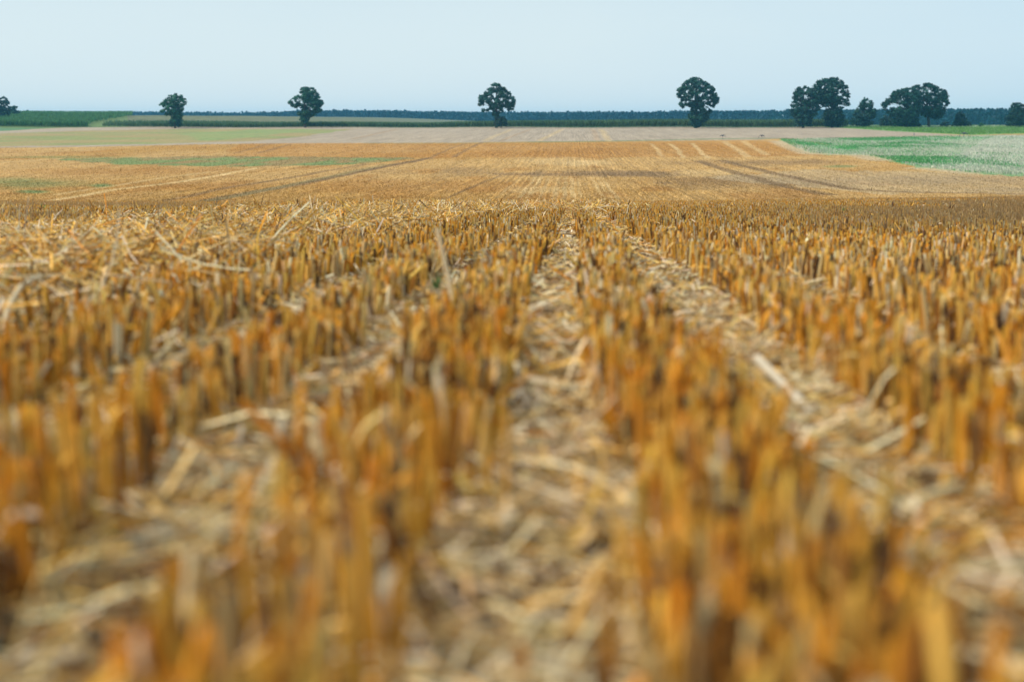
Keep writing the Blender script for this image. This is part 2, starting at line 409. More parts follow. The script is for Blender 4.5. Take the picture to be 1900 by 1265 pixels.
def stems(y0, y1, per_m, hmul=1.):
    xs, ysl = [], []
    kmax = int(.46 * y1 / .255) + 4
    for k in range(-kmax, kmax + 1):
        xr = -.14 + .255 * k + (.022 if k >= 2 else (-.015 if k == 1 else 0))
        ylo = max(y0, (abs(xr) - .6) / .46)
        if ylo >= y1: continue
        n = RS.poisson((y1 - ylo) * per_m * (1.3 if k in (0, 1) and y1 < 7 else 1))
        y = RS.uniform(ylo, y1, n)
        # plants stand in tufts along the drill row
        y = y + .022 * np.sin(y * 2 * np.pi / .075 + k) * .6
        gap = vnoise(y * 2.2 + k * 7.7, y * 0 + k * 3.3)
        keep = RS.rand(n) < np.clip(.15 + gap * 1.5, 0, 1)
        y = y[keep]
        wr = .049 if y1 < 3 else (.043 if y1 < 15 else .034)
        if k in (0, 1) and y1 < 7: wr *= 1.2; xr -= .012 * (1 - k)
        x = xr + RS.uniform(-wr, wr, len(y)) * (.75 + .5 * vnoise(y * 6, y * 0 + k)) + RS.normal(0, .009, len(y)) + .014 * np.sin(y * 1.3 + k) + .006 * np.sin(y * 5 + k * 2)
        xs.append(x); ysl.append(y)
    x = np.concatenate(xs); y = np.concatenate(ysl)
    m = in_view(x, y); return x[m], y[m]

def build_stubble():
    bag = Bag()
    for (y0, y1, per, sides, rings) in ((.38, 2.2, 600, 6, 3), (2.2, 6, 440, 4, 3), (6, 14, 260, 3, 2), (14, 24, 130, 3, 2), (24, 36, 46, 3, 2), (36, 60, 34, 3, 2)):
        x, y = stems(y0, y1, per)
        n = len(x)
        swath = (x > -3.6) & (x < -.75) & (y > 1.5)
        h = RS.normal(.079, .012, n) * np.where(RS.rand(n) < .12, RS.uniform(.5, .85, n), 1)
        h = h * (1 + .10 * (vnoise(x * 2, y * .8) - .5)); h[swath] *= .9
        r = RS.uniform(.0019, .0036, n) * (1 if y1 < 7 else (1.15 if y1 < 20 else (1.6 if y1 < 40 else 2.3)))
        ln = RS.normal(0, .085, (n, 2)); wild = RS.rand(n) < .07; ln[wild] *= 4.
        t = np.linspace(0, 1, rings)
        z0 = H(x, y) - .004
        P = np.stack([x[:, None] + ln[:, :1] * h[:, None] * t**1.4, y[:, None] + ln[:, 1:] * h[:, None] * t**1.4, z0[:, None] + h[:, None] * t], 2)
        R_ = r[:, None] * (1.12 - .12 * t)[None] * np.ones((n, 1)) 
        brown = vnoise(x * .5 + 9, y * .22)
        p = [26, 20, 20, 9, 15, 13, 3, 5] if y1 < 3 else [20, 9, 23, 17, 13, 13 if y1 < 20 else 4, 9, 9]
        c = straw_col(n, p)
        right = S((x / np.maximum(y, 1) - .05) / .25) * S((y - 5) / 6)          # duller, older straw at the right and far left
        lf = S((-x / np.maximum(y, 1) - .12) / .2) * S((y - 6) / 6)
        k = (np.clip(right * .8 + lf * .6, 0, .85) * (brown > .35))[:, None]
        c = c * (1 - k) + np.array([.40, .27, .13]) * RS.uniform(.7, 1.3, (n, 1)) * k
        tubes(bag, P, R_, c, sides)
        # dry leaf sheaths: short ribbons that cling to the stem and curl off
        q = {0: .8, 1: .6, 2: .35, 3: .12, 4: .06, 5: .04}[[.38, 2.2, 6, 14, 24, 36].index(y0)]
        m = RS.rand(n) < q
        j = np.where(m)[0]; nn = len(j); ang = RS.uniform(0, 2 * np.pi, nn)
        L = RS.uniform(.03, .085, nn); out = np.stack([np.cos(ang), np.sin(ang)], 1)
        s0 = RS.uniform(.25, .95, nn) * h[j]
        tt = np.linspace(0, 1, 4 if y1 < 7 else 3)
        rise = RS.uniform(-.7, .5, nn)
        base = np.stack([x[j] + ln[j, 0] * s0, y[j] + ln[j, 1] * s0, z0[j] + s0], 1)
        P = np.repeat(base[:, None], len(tt), 1)
        P[:, :, :2] += out[:, None] * (L[:, None] * .65 * tt)[:, :, None]
        P[:, :, 2] += L[:, None] * (rise[:, None] * tt - RS.uniform(.2, 1.1, (nn, 1)) * tt**2)
        P[:, :, 2] = np.maximum(P[:, :, 2], z0[j][:, None] + .006)
        Wd = RS.uniform(.0012, .0038, (nn, 1)) * (1.1 - .8 * tt)[None]
        side = np.stack([-np.sin(ang), np.cos(ang), RS.normal(0, .4, nn)], 1)
        ribbons(bag, P, Wd, side, straw_col(nn, [22, 12, 22, 20, 6, 6, 10, 8]))
    o = bag.build('stubble', straw_mat)
    tag(o, 'golden cut cereal stubs standing in drill rows across the near field', 'stubble', kind='stuff')

def build_litter():
    bag = Bag()
    def pieces(n, y0, y1, sel, zf, tilt, lmin, lmax, wmin, wmax, pal, m=3, pw=1.):
        u = RS.rand(n); y = (y0**2 + (y1**2 - y0**2) * u**pw)**.5
        x = RS.uniform(-.46, .46, n) * (y + .25)
        k = sel(x, y) & in_view(x, y); x, y = x[k], y[k]; n = len(x)
        if not n: return
        L = RS.uniform(lmin, lmax, n); a = RS.uniform(0, 2 * np.pi, n); ti = RS.normal(0, tilt, n)
        d = np.stack([np.cos(a) * np.cos(ti), np.sin(a) * np.cos(ti), np.sin(ti)], 1)
        bend = RS.normal(0, .25, (n, 3)) * L[:, None]
        t = np.linspace(-.5, .5, m)
        P = np.stack([x, y, H(x, y) + zf(x, y, n)], 1)[:, None] + d[:, None] * (L[:, None] * t)[:, :, None] + bend[:, None] * (t**2 - .08)[None, :, None]
        P[:, :, 2] = np.maximum(P[:, :, 2], H(P[:, :, 0], P[:, :, 1]) + .0025)
        c = straw_col(n, pal)
        r = RS.uniform(wmin, wmax, n)
        k = RS.rand(n) < .5
        side = np.cross(d, np.stack([RS.normal(0, .5, n), RS.normal(0, .5, n), np.ones(n)], 1)); side /= np.linalg.norm(side, axis=1, keepdims=True)
        if k.any(): ribbons(bag, P[k], np.repeat(r[k][:, None], m, 1) * 1.1, side[k], c[k])
        k = ~k
        if k.any(): tubes(bag, P[k], np.repeat(r[k][:, None], m, 1) * .7, c[k], 3)
    pale = [6, 2, 14, 26, 5, 16, 38, 18]
    mixd = [16, 7, 24, 24, 7, 8, 18, 9]
    allw = lambda x, y: np.ones(len(x), bool)
    low = lambda x, y, n: RS.rand(n)**1.6 * .026
    pieces(22000, .4, 2.6, allw, low, .22, .015, .07, .0008, .0022, pale)
    pieces(15000, .4, 3.5, allw, low, .24, .06, .17, .0010, .0022, pale, 4)
    pieces(40000, 2.6, 7, allw, low, .25, .03, .12, .0012, .0028, pale)
    pieces(30000, 7, 16, allw, lambda x, y, n: RS.rand(n) * .04, .3, .03, .12, .002, .004, mixd, 2)
    pieces(24000, 16, 58, allw, lambda x, y, n: RS.rand(n) * .07, .5, .04, .16, .003, .006, mixd, 2)
    # the swath of straw the combine left, left of the centre rows
    edge = lambda x, y: (x > -2.9 + .3 * np.sin(y * 1.1)) & (x < -.80 + .12 * np.sin(y * 2.3) + .06 * np.sin(y * 7))
    hz = lambda x, y, n: RS.rand(n) * (.03 + .075 * S((x + 3.3) / .5) * S((-.75 - x) / .5)) 
    pieces(60000, 1.6, 7, edge, hz, .38, .02, .14, .0013, .0030, mixd, 3)
    pieces(3500, 1.6, 8, edge, lambda x, y, n: .03 + RS.rand(n) * .08, .5, .12, .30, .0016, .0028, mixd, 5)
    pieces(60000, 7, 16, edge, lambda x, y, n: RS.rand(n) * .11, .45, .04, .18, .0018, .0035, mixd, 3)
    pieces(60000, 14, 45, lambda x, y: (x > -3.8) & (x < .8), lambda x, y, n: RS.rand(n) * .13, .6, .05, .22, .003, .005, mixd, 3)
    o = bag.build('loose_straw', litter_mat)
    tag(o, 'pale chopped straw and chaff lying between the drill rows', 'straw', kind='stuff')


def build_valley_stubble():
    n = 150000
    u = RS.rand(n); y = 1 / (1 / 62 + u * (1 / 262 - 1 / 62)); x = y * RS.uniform(-.47, .37, n)
    c, stub = field_colour(x, y); k = stub > .6; x, y, c = x[k], y[k], c[k]; n = len(x)
    h = RS.uniform(.02, .045, n) * (1 + y / 300); wd = RS.uniform(.008, .03, n) * (.6 + y / 120); a = RS.uniform(-.9, .9, n)
    z = H(x, y) - .01; lx = RS.normal(0, .02, n)
    B = np.stack([x, y, z], 1); s = np.stack([np.cos(a), np.sin(a), a * 0], 1) * wd[:, None]
    T = B + np.stack([lx, lx * 0, h], 1)
    V = np.stack([B - s, B + s, T + s * .8, T - s * .8], 1)
    lum = RS.uniform(.88, 1.28, (n, 1)) * (.8 + .4 * vnoise(x * 3.9, y * .05))[:, None]
    bag = Bag(); bag.add(V, np.array([[0, 1, 2, 3]]), c * lum * np.array([1.0, 1.04, 1.0]))
    tag(bag.build('stubble', straw_mat), 'short golden stubble covering the far slopes of the valley', 'stubble', kind='stuff')

build_stubble()
build_litter()
build_valley_stubble()

# ------------------------------------------------------------------ single long straws that stand out
def long_straw(pts, r, col, label):
    """pts: pixel + distance triples along the straw"""
    P = np.array([on_plane(*p) for p in pts]); base = P[0].copy()
    t = np.linspace(0, len(P) - 1, 14); Q = np.stack([np.interp(t, range(len(P)), P[:, k]) for k in range(3)], 1)
    for _ in range(2): Q[1:-1] = (Q[:-2] + 2 * Q[1:-1] + Q[2:]) / 4
    Q[:, 2] = np.maximum(Q[:, 2], H(Q[:, 0], Q[:, 1]) + r)
    bag = Bag(); tubes(bag, (Q - base)[None], np.linspace(r * 1.15, r * .85, 14)[None], np.array([col]), 8)
    o = bag.build('long_straw', straw_mat, smooth=True); o.location = base
    tag(o, label, 'straw', 'long straws lying on the stubble')
long_straw([(846, 580, 2.45), (829, 500, 2.45), (810, 424, 2.45)], .0042, (.78, .62, .38), 'tall pale straw leaning upright out of the stubble left of the centre gap')
long_straw([(5, 640, 2.2), (10, 580, 2.25), (40, 526, 2.3), (75, 512, 2.4)], .0042, (.66, .54, .34), 'pale straw bent into an arch at the left edge of the field')
long_straw([(362, 600, 2.35), (300, 568, 2.6), (240, 532, 2.9)], .0040, (.66, .52, .30), 'straight pale straw lying on the loose straw at the left')
long_straw([(1405, 665, 1.75), (1490, 750, 1.55), (1510, 770, 1.5)], .0050, (.62, .54, .40), 'thick greyish straw lying across the gap right of the centre row')
long_straw([(1510, 680, 1.9), (1600, 752, 1.65), (1670, 800, 1.5)], .0042, (.52, .38, .19), 'brown straw slanting down into the right gap')
long_straw([(1395, 650, 1.95), (1425, 620, 2.0), (1462, 590, 2.1)], .0030, (.50, .36, .18), 'short tilted straw leaning on the stubs above the right gap')
long_straw([(1060, 1180, .74), (1090, 1110, .80), (1120, 1040, .86)], .0042, (.62, .36, .10), 'orange straw leaning in the centre gap close to the camera')
long_straw([(505, 900, 1.12), (560, 850, 1.22), (640, 780, 1.4)], .0036, (.62, .42, .17), 'golden straw lying slanted across the left gap')

# ------------------------------------------------------------------ small green weeds in the stubble
def weed(px, py, Y, h, n, col, label):
    p = at(px, py); 
    if Y: x = on_plane(px, py, Y); p = (x[0], Y)
    z = float(H(p[0], p[1])); bag = Bag()
    a = RS.uniform(0, 2 * np.pi, n); t = np.linspace(0, 1, 6)
    sp_ = RS.uniform(.1, .45, n)
    P = np.zeros((n, 6, 3)); P[:, :, 0] = (np.cos(a) * sp_)[:, None] * t**1.6 * h; P[:, :, 1] = (np.sin(a) * sp_)[:, None] * t**1.6 * h
    P[:, :, 2] = h * RS.uniform(.7, 1., n)[:, None] * (t - .18 * t**3)
    Wd = h * .055 * (np.sin(np.pi * (.12 + .86 * t)))[None] * np.ones((n, 1))
    side = np.stack([-np.sin(a), np.cos(a), a * 0], 1)
    ribbons(bag, P, Wd, side, np.array(col)[None] * RS.uniform(.8, 1.2, (n, 1)))
    tubes(bag, np.stack([np.zeros(3), [0, 0, h * .5], [h * .03, 0, h * .8]])[None], np.array([[h * .03, h * .025, h * .01]]), np.array([col]), 5)
    o = bag.build('weed', leaf_mat); o.location = (p[0], p[1], z)
    tag(o, label, 'weed', 'green weeds in the stubble')
leaf_mat = vcol_mat('green leaf', .5, .3, (.8, 1.2), (30, 30, 30), .4)
weed(472, 560, 3.1, .105, 6, (.06, .16, .03), 'small dark green weed among the loose straw left of centre')
weed(660, 590, 2.7, .06, 5, (.10, .20, .05), 'tiny green sprout in the swath nearest the left gap')
weed(178, 716, 1.75, .05, 5, (.12, .20, .06), 'small blurred green sprout low at the left')
weed(1568, 402, 13.5, .15, 6, (.16, .24, .04), 'yellow-green weed among brown stubs on the right')
weed(78, 384, 17.5, .17, 5, (.16, .26, .04), 'bright green weed on the brow of the field at the far left')
weed(810, 545, 3.2, .09, 4, (.09, .17, .05), 'thin green weed beside the tall leaning straw')
weed(1762, 396, 14.5, .17, 2, (.10, .05, .025), 'dark dead weed standing above the stubs near the right edge')
weed(1657, 386, 16.5, .19, 2, (.16, .08, .04), 'reddish brown dead weed standing on the brow at the right')

# ------------------------------------------------------------------ trees
bark_mat, _nt, _bs = node_mat('bark')
_cr = N(_nt, 'ShaderNodeValToRGB'); _cr.color_ramp.elements[0].color = (.03, .025, .02, 1); _cr.color_ramp.elements[1].color = (.09, .07, .055, 1)
_nt.links.new(noise(_nt, (3, 3, .6)), _cr.inputs[0]); _nt.links.new(_cr.outputs[0], _bs.inputs['Base Color']); _bs.inputs['Roughness'].default_value = .9
foliage_mat = vcol_mat('tree foliage', .6, .15, (.7, 1.3), (.6, .6, .6), .25)

def leaf_cloud(cent, rad, n_each, size, tint, flat=.6):
    """quads scattered through flattened balls; cent (k,3) rad (k,)"""
    k = len(cent); tot = int(np.sum(n_each)); idx = np.repeat(np.arange(k), n_each)
    d = RS.normal(0, 1, (tot, 3)); d /= np.linalg.norm(d, axis=1, keepdims=True)
    rr = RS.rand(tot)**.45
    P = cent[idx] + d * (rr * rad[idx])[:, None] * np.array([1, 1, flat])
    nrm = d * .6 + RS.normal(0, .6, (tot, 3)) + np.array([0, 0, .5]); nrm /= np.linalg.norm(nrm, axis=1, keepdims=True)
    a = np.cross(nrm, RS.normal(0, 1, (tot, 3))); a /= np.linalg.norm(a, axis=1, keepdims=True); b = np.cross(nrm, a)
    s = size * RS.uniform(.6, 1.3, (tot, 1))
    V = np.stack([P - a * s, P + b * s * .55, P + a * s, P - b * s * .55], 1)
    c = tint[idx] * RS.uniform(.75, 1.25, (tot, 1))
    return V, c

def limb_tubes(paths):
    bag = Bag()
    for P, r0, r1 in paths:
        P = np.array(P, float); m = len(P)
        tubes(bag, P[None], np.linspace(r0, r1, m)[None], np.array([[.05, .04, .03]]), 7)
    return bag

def tree(name, label, cat, outline, scale, org, holes, Y, base_px, trunk_top=.45, density=1., group=None, tint=(.030, .075, .045), ivy=None, trunk_px=None, leaf=.30, clump=(.42, .85)):
    """outline / holes are given in the pixels of an enlarged crop of the photo"""
    O = [(org[0] + x / scale, org[1] + y / scale) for x, y in outline]
    Hs = [(org[0] + x / scale, org[1] + y / scale, r / scale) for x, y, r in holes]
    base = on_plane(base_px, 235, Y); bx = base[0]; bz = float(H(bx, Y)) - .15
    m2 = np.array([on_plane(x, y, Y)[[0, 2]] for x, y in O])       # outline in metres, at the tree's own distance
    ppm = abs(on_plane(1001, 200, Y)[0] - on_plane(1000, 200, Y)[0])
    hm = [(on_plane(x, y, Y)[0], on_plane(x, y, Y)[2], r * ppm) for x, y, r in Hs]
    m2[:, 1] = np.maximum(m2[:, 1], bz)
    x0, x1, z0, z1 = m2[:, 0].min(), m2[:, 0].max(), m2[:, 1].min(), m2[:, 1].max()
    poly = [tuple(p) for p in m2]
    area = .5 * abs(np.dot(m2[:, 0], np.roll(m2[:, 1], 1)) - np.dot(m2[:, 1], np.roll(m2[:, 0], 1)))
    n = int(area * 5 * density)
    X = RS.uniform(x0, x1, n * 6); Z = RS.uniform(z0, z1, n * 6)
    rad = RS.uniform(*clump, n * 6)
    e = np.array(poly + [poly[0]])
    ok = inside(X, Z, poly) & (dist_line(X, Z, e) > rad * .38)
    for hx, hz, hr in hm: ok &= np.hypot(X - hx, (Z - hz)) > hr * .95 + rad * .40
    X, Z, rad = X[ok][:n], Z[ok][:n], rad[ok][:n]
    # depth: how thick the crown is at this height = how wide it is
    dl = dist_line(X, Z, e); thick = np.minimum(dl * 2.2 + .5, (x1 - x0) * .46)
    Yd = RS.uniform(-1, 1, len(X)) * thick
    cent = np.stack([X - bx, Yd, Z - bz], 1)
    tnt = np.array(tint)[None] * 1.1 * RS.uniform(.5, 1.6, (len(X), 1)) * np.array([.62, 1.05, 1.15])
    tnt = tnt * (1 + RS.normal(0, .08, (len(X), 3)))
    V, c = leaf_cloud(cent, rad, np.full(len(X), 22), leaf, tnt)
    V[:, :, 2] = np.maximum(V[:, :, 2], .02)
    root = empty(name, (bx, Y, bz)); tag(root, label, cat, group)
    bag = Bag(); bag.add(V, np.array([[0, 1, 2, 3]]), c); bag.build('crown', foliage_mat, parent=root)
    # trunk with limbs reaching to the clumps
    h = z1 - bz; tr = .035 * h
    tx = 0 if trunk_px is None else on_plane(trunk_px, 200, Y)[0] - bx
    topz = trunk_top * h
    paths = [([(0, 0, -.3), (tx * .25, .05, topz * .35), (tx * .7, 0, topz * .7), (tx, 0, topz)], tr, tr * .6)]
    paths.append(([(tx, 0, topz), (tx * 1.05, .2, h * .65), (tx * .9, -.1, h * .82), (tx, 0, h * .93)], tr * .6, .05))
    hi = np.where(cent[:, 2] > topz * .9)[0]
    if len(hi):
        for j in RS.choice(hi, min(26, len(hi)), replace=False):
            t = cent[j]; s = np.array([tx, 0, topz * RS.uniform(.75, 1.25)]); s[2] = min(s[2], t[2])
            mid = (s + t) / 2 + np.array([0, 0, .12 * np.linalg.norm(t - s)]) * RS.uniform(-.3, 1)
            paths.append(([s, s * .6 + mid * .4 + RS.normal(0, .1, 3), mid, t], tr * RS.uniform(.18, .4), .03))
    limb_tubes(paths).build('trunk', bark_mat, parent=root, smooth=True)
    return root

G1 = 'lone round-crowned trees along the field road'
tree('tree', 'roundish lone tree with dark bushy foot, standing left on the dark crop strip', 'tree',
     [(880,165),(1040,170),(1150,240),(1210,370),(1210,470),(1150,490),(1150,540),(1100,620),(1130,680),(1110,740),(1090,830),(1110,970),(780,970),(800,820),(870,740),(880,700),(740,700),(690,630),(600,620),(590,550),(680,540),(640,500),(590,510),(600,420),(640,360),(730,290),(790,210)],
     12.667, (250,160), [(1050,425,25),(905,220,16),(1090,245,16),(690,490,34),(980,285,10),(810,575,16),(1040,600,16),(1150,600,20)], 462, 325, group=G1, tint=(.032, .085, .045))
tree('tree', 'lone tree with gappy lopsided crown reaching out to the left over the blue forest', 'tree',
     [(860,135),(1000,150),(1090,190),(1110,250),(1170,320),(1190,400),(1250,470),(1270,540),(1245,600),(1205,590),(1215,700),(1190,790),(1100,780),(1050,830),(980,850),(930,870),(950,900),(930,950),(860,1000),(850,1070),(820,1070),(800,980),(710,930),(720,850),(650,800),(660,740),(760,660),(770,620),(740,560),(680,620),(640,640),(620,660),(615,720),(570,740),(545,710),(590,640),(560,580),(530,650),(500,580),(440,530),(450,490),(500,440),(560,390),(640,340),(700,330),(700,260),(760,240),(700,210),(780,150)],
     12.653, (500,150), [(770,340,34),(560,475,38),(775,490,45),(860,570,38),(985,220,26),(675,410,16),(610,515,20),(985,670,52),(690,675,50),(830,270,20),(1040,570,18),(1060,345,14),(580,600,18),(830,665,16)], 468, 566, group=G1, tint=(.030, .080, .048), clump=(.45, .95), density=1.35)
tree('tree', 'lone domed tree with a bare fork above a round bush, mid picture', 'tree',
     [(800,160),(900,180),(920,230),(1000,250),(1060,330),(1120,360),(1190,400),(1230,500),(1220,600),(1200,660),(1190,740),(1130,760),(1080,770),(1050,720),(980,700),(990,780),(940,810),(900,770),(900,830),(900,1080),(780,1080),(780,900),(740,880),(710,800),(720,750),(660,760),(580,800),(500,800),(500,720),(530,660),(440,660),(420,490),(450,420),(530,360),(600,330),(640,270),(670,200)],
     11.5, (850,140), [(600,640,45),(785,430,42),(640,345,18),(700,230,12),(790,255,18),(925,500,30),(740,540,22),(1120,540,25),(830,730,38),(690,765,25),(590,720,24),(1000,740,46),(570,560,12),(650,460,16),(500,690,20)], 458, 921, group=G1, tint=(.026, .065, .045))
tree('bush', 'rounded dark bush at the foot of the lone tree mid picture', 'bush',
     [(880,860),(960,860),(1020,920),(1050,1000),(1050,1100),(800,1100),(800,1000),(840,900)], 11.5, (850,140), [], 454, 930, trunk_top=.3, density=1.5, tint=(.018, .040, .030), leaf=.25, clump=(.35, .6))
tree('tree', 'tall lone tree with finely broken round crown and ivy-thick base, right of the centre', 'tree',
     [(700,140),(800,140),(870,180),(990,250),(1090,320),(1160,400),(1150,460),(1200,550),(1200,620),(1150,700),(1100,750),(1040,720),(980,690),(1070,800),(1020,860),(1010,920),(950,1010),(860,1040),(850,1125),(680,1130),(650,1050),(610,950),(610,870),(660,800),(640,730),(560,740),(450,800),(480,740),(410,720),(420,640),(390,540),(380,460),(400,370),(440,310),(520,250),(600,180)],
     10.54, (1220,130), [(630,290,16),(690,350,25),(580,420,22),(620,490,28),(850,490,42),(690,590,34),(500,500,20),(505,630,18),(590,620,20),(440,590,26),(930,610,38),(990,500,22),(1000,380,28),(1120,430,18),(930,690,32),(1030,590,25),(1060,660,20),(550,310,15),(760,680,24),(470,480,18),(720,560,24),(800,200,10),(590,760,50),(510,790,40),(980,780,28),(770,380,14),(880,300,12),(820,620,14)], 456, 1291, group=G1, tint=(.024, .066, .048), clump=(.4, .85), density=1.5)
G2 = 'broad dark trees standing close together at the right'
tree('tree', 'lower left tree of the closely joined pair right of the tallest lone tree', 'tree',
     [(530,270),(600,310),(700,330),(760,500),(780,700),(700,820),(630,850),(640,1000),(330,1005),(320,850),(230,740),(230,680),(270,600),(250,570),(300,520),(280,440),(320,360),(400,300)],
     9.5, (1440,130), [(460,345,12),(525,340,12),(545,480,40),(330,445,12),(390,565,18),(320,600,15),(320,670,22),(655,630,15)], 462, 1490, group=G2, tint=(.020, .056, .040), density=1.2)
tree('tree', 'taller broad-domed right tree of the closely joined pair, sky showing through its right edge', 'tree',
     [(1060,120),(1180,190),(1250,270),(1290,370),(1310,450),(1290,520),(1310,650),(1270,700),(1180,690),(1200,800),(1220,900),(1140,960),(1130,1005),(850,1005),(820,900),(820,700),(740,600),(640,500),(600,320),(680,260),(720,200),(830,140),(980,130)],
     9.5, (1440,130), [(1050,250,24),(1110,195,12),(1110,420,38),(1190,330,20),(1230,390,28),(1155,460,12),(1195,485,15),(1230,500,14),(1155,630,32),(1240,680,34),(925,600,20),(965,610,24),(930,670,16),(795,650,20),(860,665,16),(1100,320,12),(1180,700,22)], 470, 1544, group=G2, tint=(.018, .054, .038), density=1.3)
tree('tree', 'small narrow-topped tree alone between the two broad pairs at the right', 'tree',
     [(1550,480),(1640,510),(1700,570),(1710,640),(1770,720),(1760,800),(1700,900),(1700,1000),(1340,1000),(1300,900),(1360,800),(1380,700),(1460,650),(1480,580),(1520,500)],
     9.5, (1440,130), [(1610,560,25),(1620,670,10),(1690,690,8)], 480, 1602, density=1.1, tint=(.026, .062, .042))
tree('tree', 'left tree of the right-hand pair, dense crown with a low limb reaching left', 'tree',
     [(610,300),(740,320),(830,420),(850,560),(830,700),(800,900),(850,1000),(330,1000),(340,850),(250,780),(250,700),(200,720),(170,680),(160,570),(240,540),(250,490),(320,500),(320,420),(360,360),(450,330),(520,330)],
     9.5, (1620,130), [(390,610,48),(480,630,20),(525,640,24),(290,675,48),(520,435,16),(545,675,14),(530,530,12)], 478, 1682, group=G2, tint=(.018, .052, .036), density=1.3)
tree('tree', 'right tree of the right-hand pair, domed with many sky gaps and a leaning bare trunk', 'tree',
     [(950,225),(1050,240),(1130,290),(1200,330),(1280,330),(1310,430),(1320,520),(1340,600),(1290,640),(1270,750),(1230,820),(1170,870),(1080,880),(1010,840),(900,850),(840,800),(780,720),(740,600),(740,400),(680,300),(760,260),(840,250)],
     9.5, (1620,130), [(860,280,20),(960,345,36),(1010,380,26),(845,490,28),(760,410,20),(890,580,42),(990,650,30),(1020,565,20),(1225,630,28),(1210,570,18),(1095,495,24),(940,460,14),(1060,455,16),(1040,630,24),(870,620,20),(1175,385,15),(835,680,14),(770,350,15)], 484, 1724, group=G2, tint=(.018, .054, .038), density=1.3, trunk_px=1720)
tree('bush', 'low bush merging into the left side of the right-hand pair of trees', 'bush',
     [(230,780),(330,800),(350,1000),(110,1000),(120,880)], 9.5, (1620,130), [], 490, 1643, trunk_top=.3, density=1.1, tint=(.022, .055, .040), leaf=.28, clump=(.4, .7))
tree('bush', 'dark cone-shaped bush standing alone before the forest near the right edge', 'bush',
     [(1540,710),(1590,760),(1660,860),(1720,930),(1730,1000),(1390,1000),(1430,900),(1470,800)], 9.5, (1620,130), [], 486, 1783, trunk_top=.4, density=1.3, tint=(.018, .045, .032), leaf=.28, clump=(.4, .7))
tree('bush', 'very low faint bush left of the cone-shaped bush', 'bush',
     [(1200,930),(1260,890),(1330,920),(1350,1000),(1180,1000)], 9.5, (1620,130), [], 492, 1753, trunk_top=.3, density=1.3, tint=(.022, .055, .040), leaf=.22, clump=(.3, .5))
tree('bush', 'tiny bright green bush between the cone-shaped bush and the right edge', 'bush',
     [(920,560),(980,580),(1020,640),(870,640)], 11.875, (1740,180), [], 470, 1820, trunk_top=.3, density=1.6, tint=(.06, .14, .05), leaf=.2, clump=(.25, .4))
tree('tree', 'dark spreading tree cut by the right edge of the picture', 'tree',
     [(1690,105),(1830,140),(1870,120),(2100,150),(2200,400),(2200,670),(1520,670),(1480,500),(1560,330),(1640,240),(1590,170)],
     11.875, (1740,180), [(1850,130,14)], 482, 1898, density=1.2, tint=(.018, .048, .034))
tree('tree', 'dark tree cut by the left edge of the picture, behind the maize', 'tree',
     [(-150,300),(0,285),(50,295),(100,265),(180,340),(230,430),(240,520),(280,560),(270,680),(230,770),(200,860),(140,860),(60,900),(0,900),(-150,900),(-300,600),(-280,400)],
     14.06, (0,160), [(60,350,22),(130,470,20),(50,510,36),(165,605,16),(90,670,20)], 560, -3, density=1.2, tint=(.018, .050, .040))
tree('tree', 'small low tree just right of the one cut by the left edge', 'tree',
     [(290,530),(370,500),(430,520),(460,560),(450,610),(500,650),(540,740),(540,830),(300,830),(270,640)],
     14.06, (0,160), [(435,610,14),(340,575,12),(290,600,18),(290,690,18)], 600, 28, density=1.3, tint=(.026, .070, .050), clump=(.4, .8))

# ------------------------------------------------------------------ crops and the far forest
crop_mat = vcol_mat('crop leaves', .6, .25, (.75, 1.25), (.4, .4, .4), .3)
def crop(name, label, cat, n, sampler, hgt, wid, cols, top=None, lean=.35):
    x, y = sampler(n); n = len(x); z = H(x, y)
    h = RS.uniform(.65, 1.1, n) * hgt(x, y); a = RS.uniform(0, np.pi, n); wd = RS.uniform(.6, 1.3, n) * wid
    z0 = RS.uniform(0, .45, n) * h
    lx = RS.normal(0, lean, n) * h * .5; ly = RS.normal(0, lean, n) * h * .5
    B = np.stack([x, y, z + z0], 1); s = np.stack([np.cos(a), np.sin(a), a * 0], 1) * wd[:, None]
    T = np.stack([x + lx, y + ly, z + h], 1); M_ = (B + T) / 2 + np.array([0, 0, .05])
    V = np.stack([B - s * .4, M_ - s, T, M_ + s], 1)
    c = cols(x, y, n)
    bag = Bag(); bag.add(V, np.array([[0, 1, 2, 3]]), c)
    return tag(bag.build(name, crop_mat), label, cat, kind='stuff')
def maize_area(n):
    Y = 470 + (RS.rand(n)**2.2) * 60; X = RS.uniform(-.47, .30, n) * Y
    m = (X < .165 * Y + 12) & (X > (-.33 + .07 * RS.rand(n)**2) * Y)
    return X[m], Y[m]
crop('maize', 'dark green strip of maize running behind the pale field under the lone trees', 'maize', 90000, maize_area,
     lambda x, y: 1.5 + .45 * fbm(x * .08, y * .05) + .9 * S((x + 60) / 80), .11,
     lambda x, y, n: (np.array([.060, .135, .055])[None] + np.array([.05, .05, .02])[None] * (RS.rand(n) < .25)[:, None]) * RS.uniform(.6, 1.3, (n, 1)))
def left_area(n):
    Y = 480 + (RS.rand(n)**1.6) * 190; X = RS.uniform(-.50, -.25, n) * Y
    m = X / Y < -.340 + .032 * S((Y - 500) / 150)
    return X[m], Y[m]
crop('maize', 'bright green maize block rising at the far left behind the verge', 'maize', 80000, left_area, lambda x, y: 2.3 + y * 0, .16,
     lambda x, y, n: np.array([.075, .20, .07])[None] * RS.uniform(.6, 1.4, (n, 1)))
def clover_area(n):
    P = FIELDS['clover']; a = np.array(P)
    y = RS.uniform(a[:, 1].min(), a[:, 1].max(), n); x = RS.uniform(a[:, 0].min(), a[:, 0].max(), n)
    x = y * RS.uniform(.10, .36, n)
    m = inside(x, y, P); return x[m], y[m]
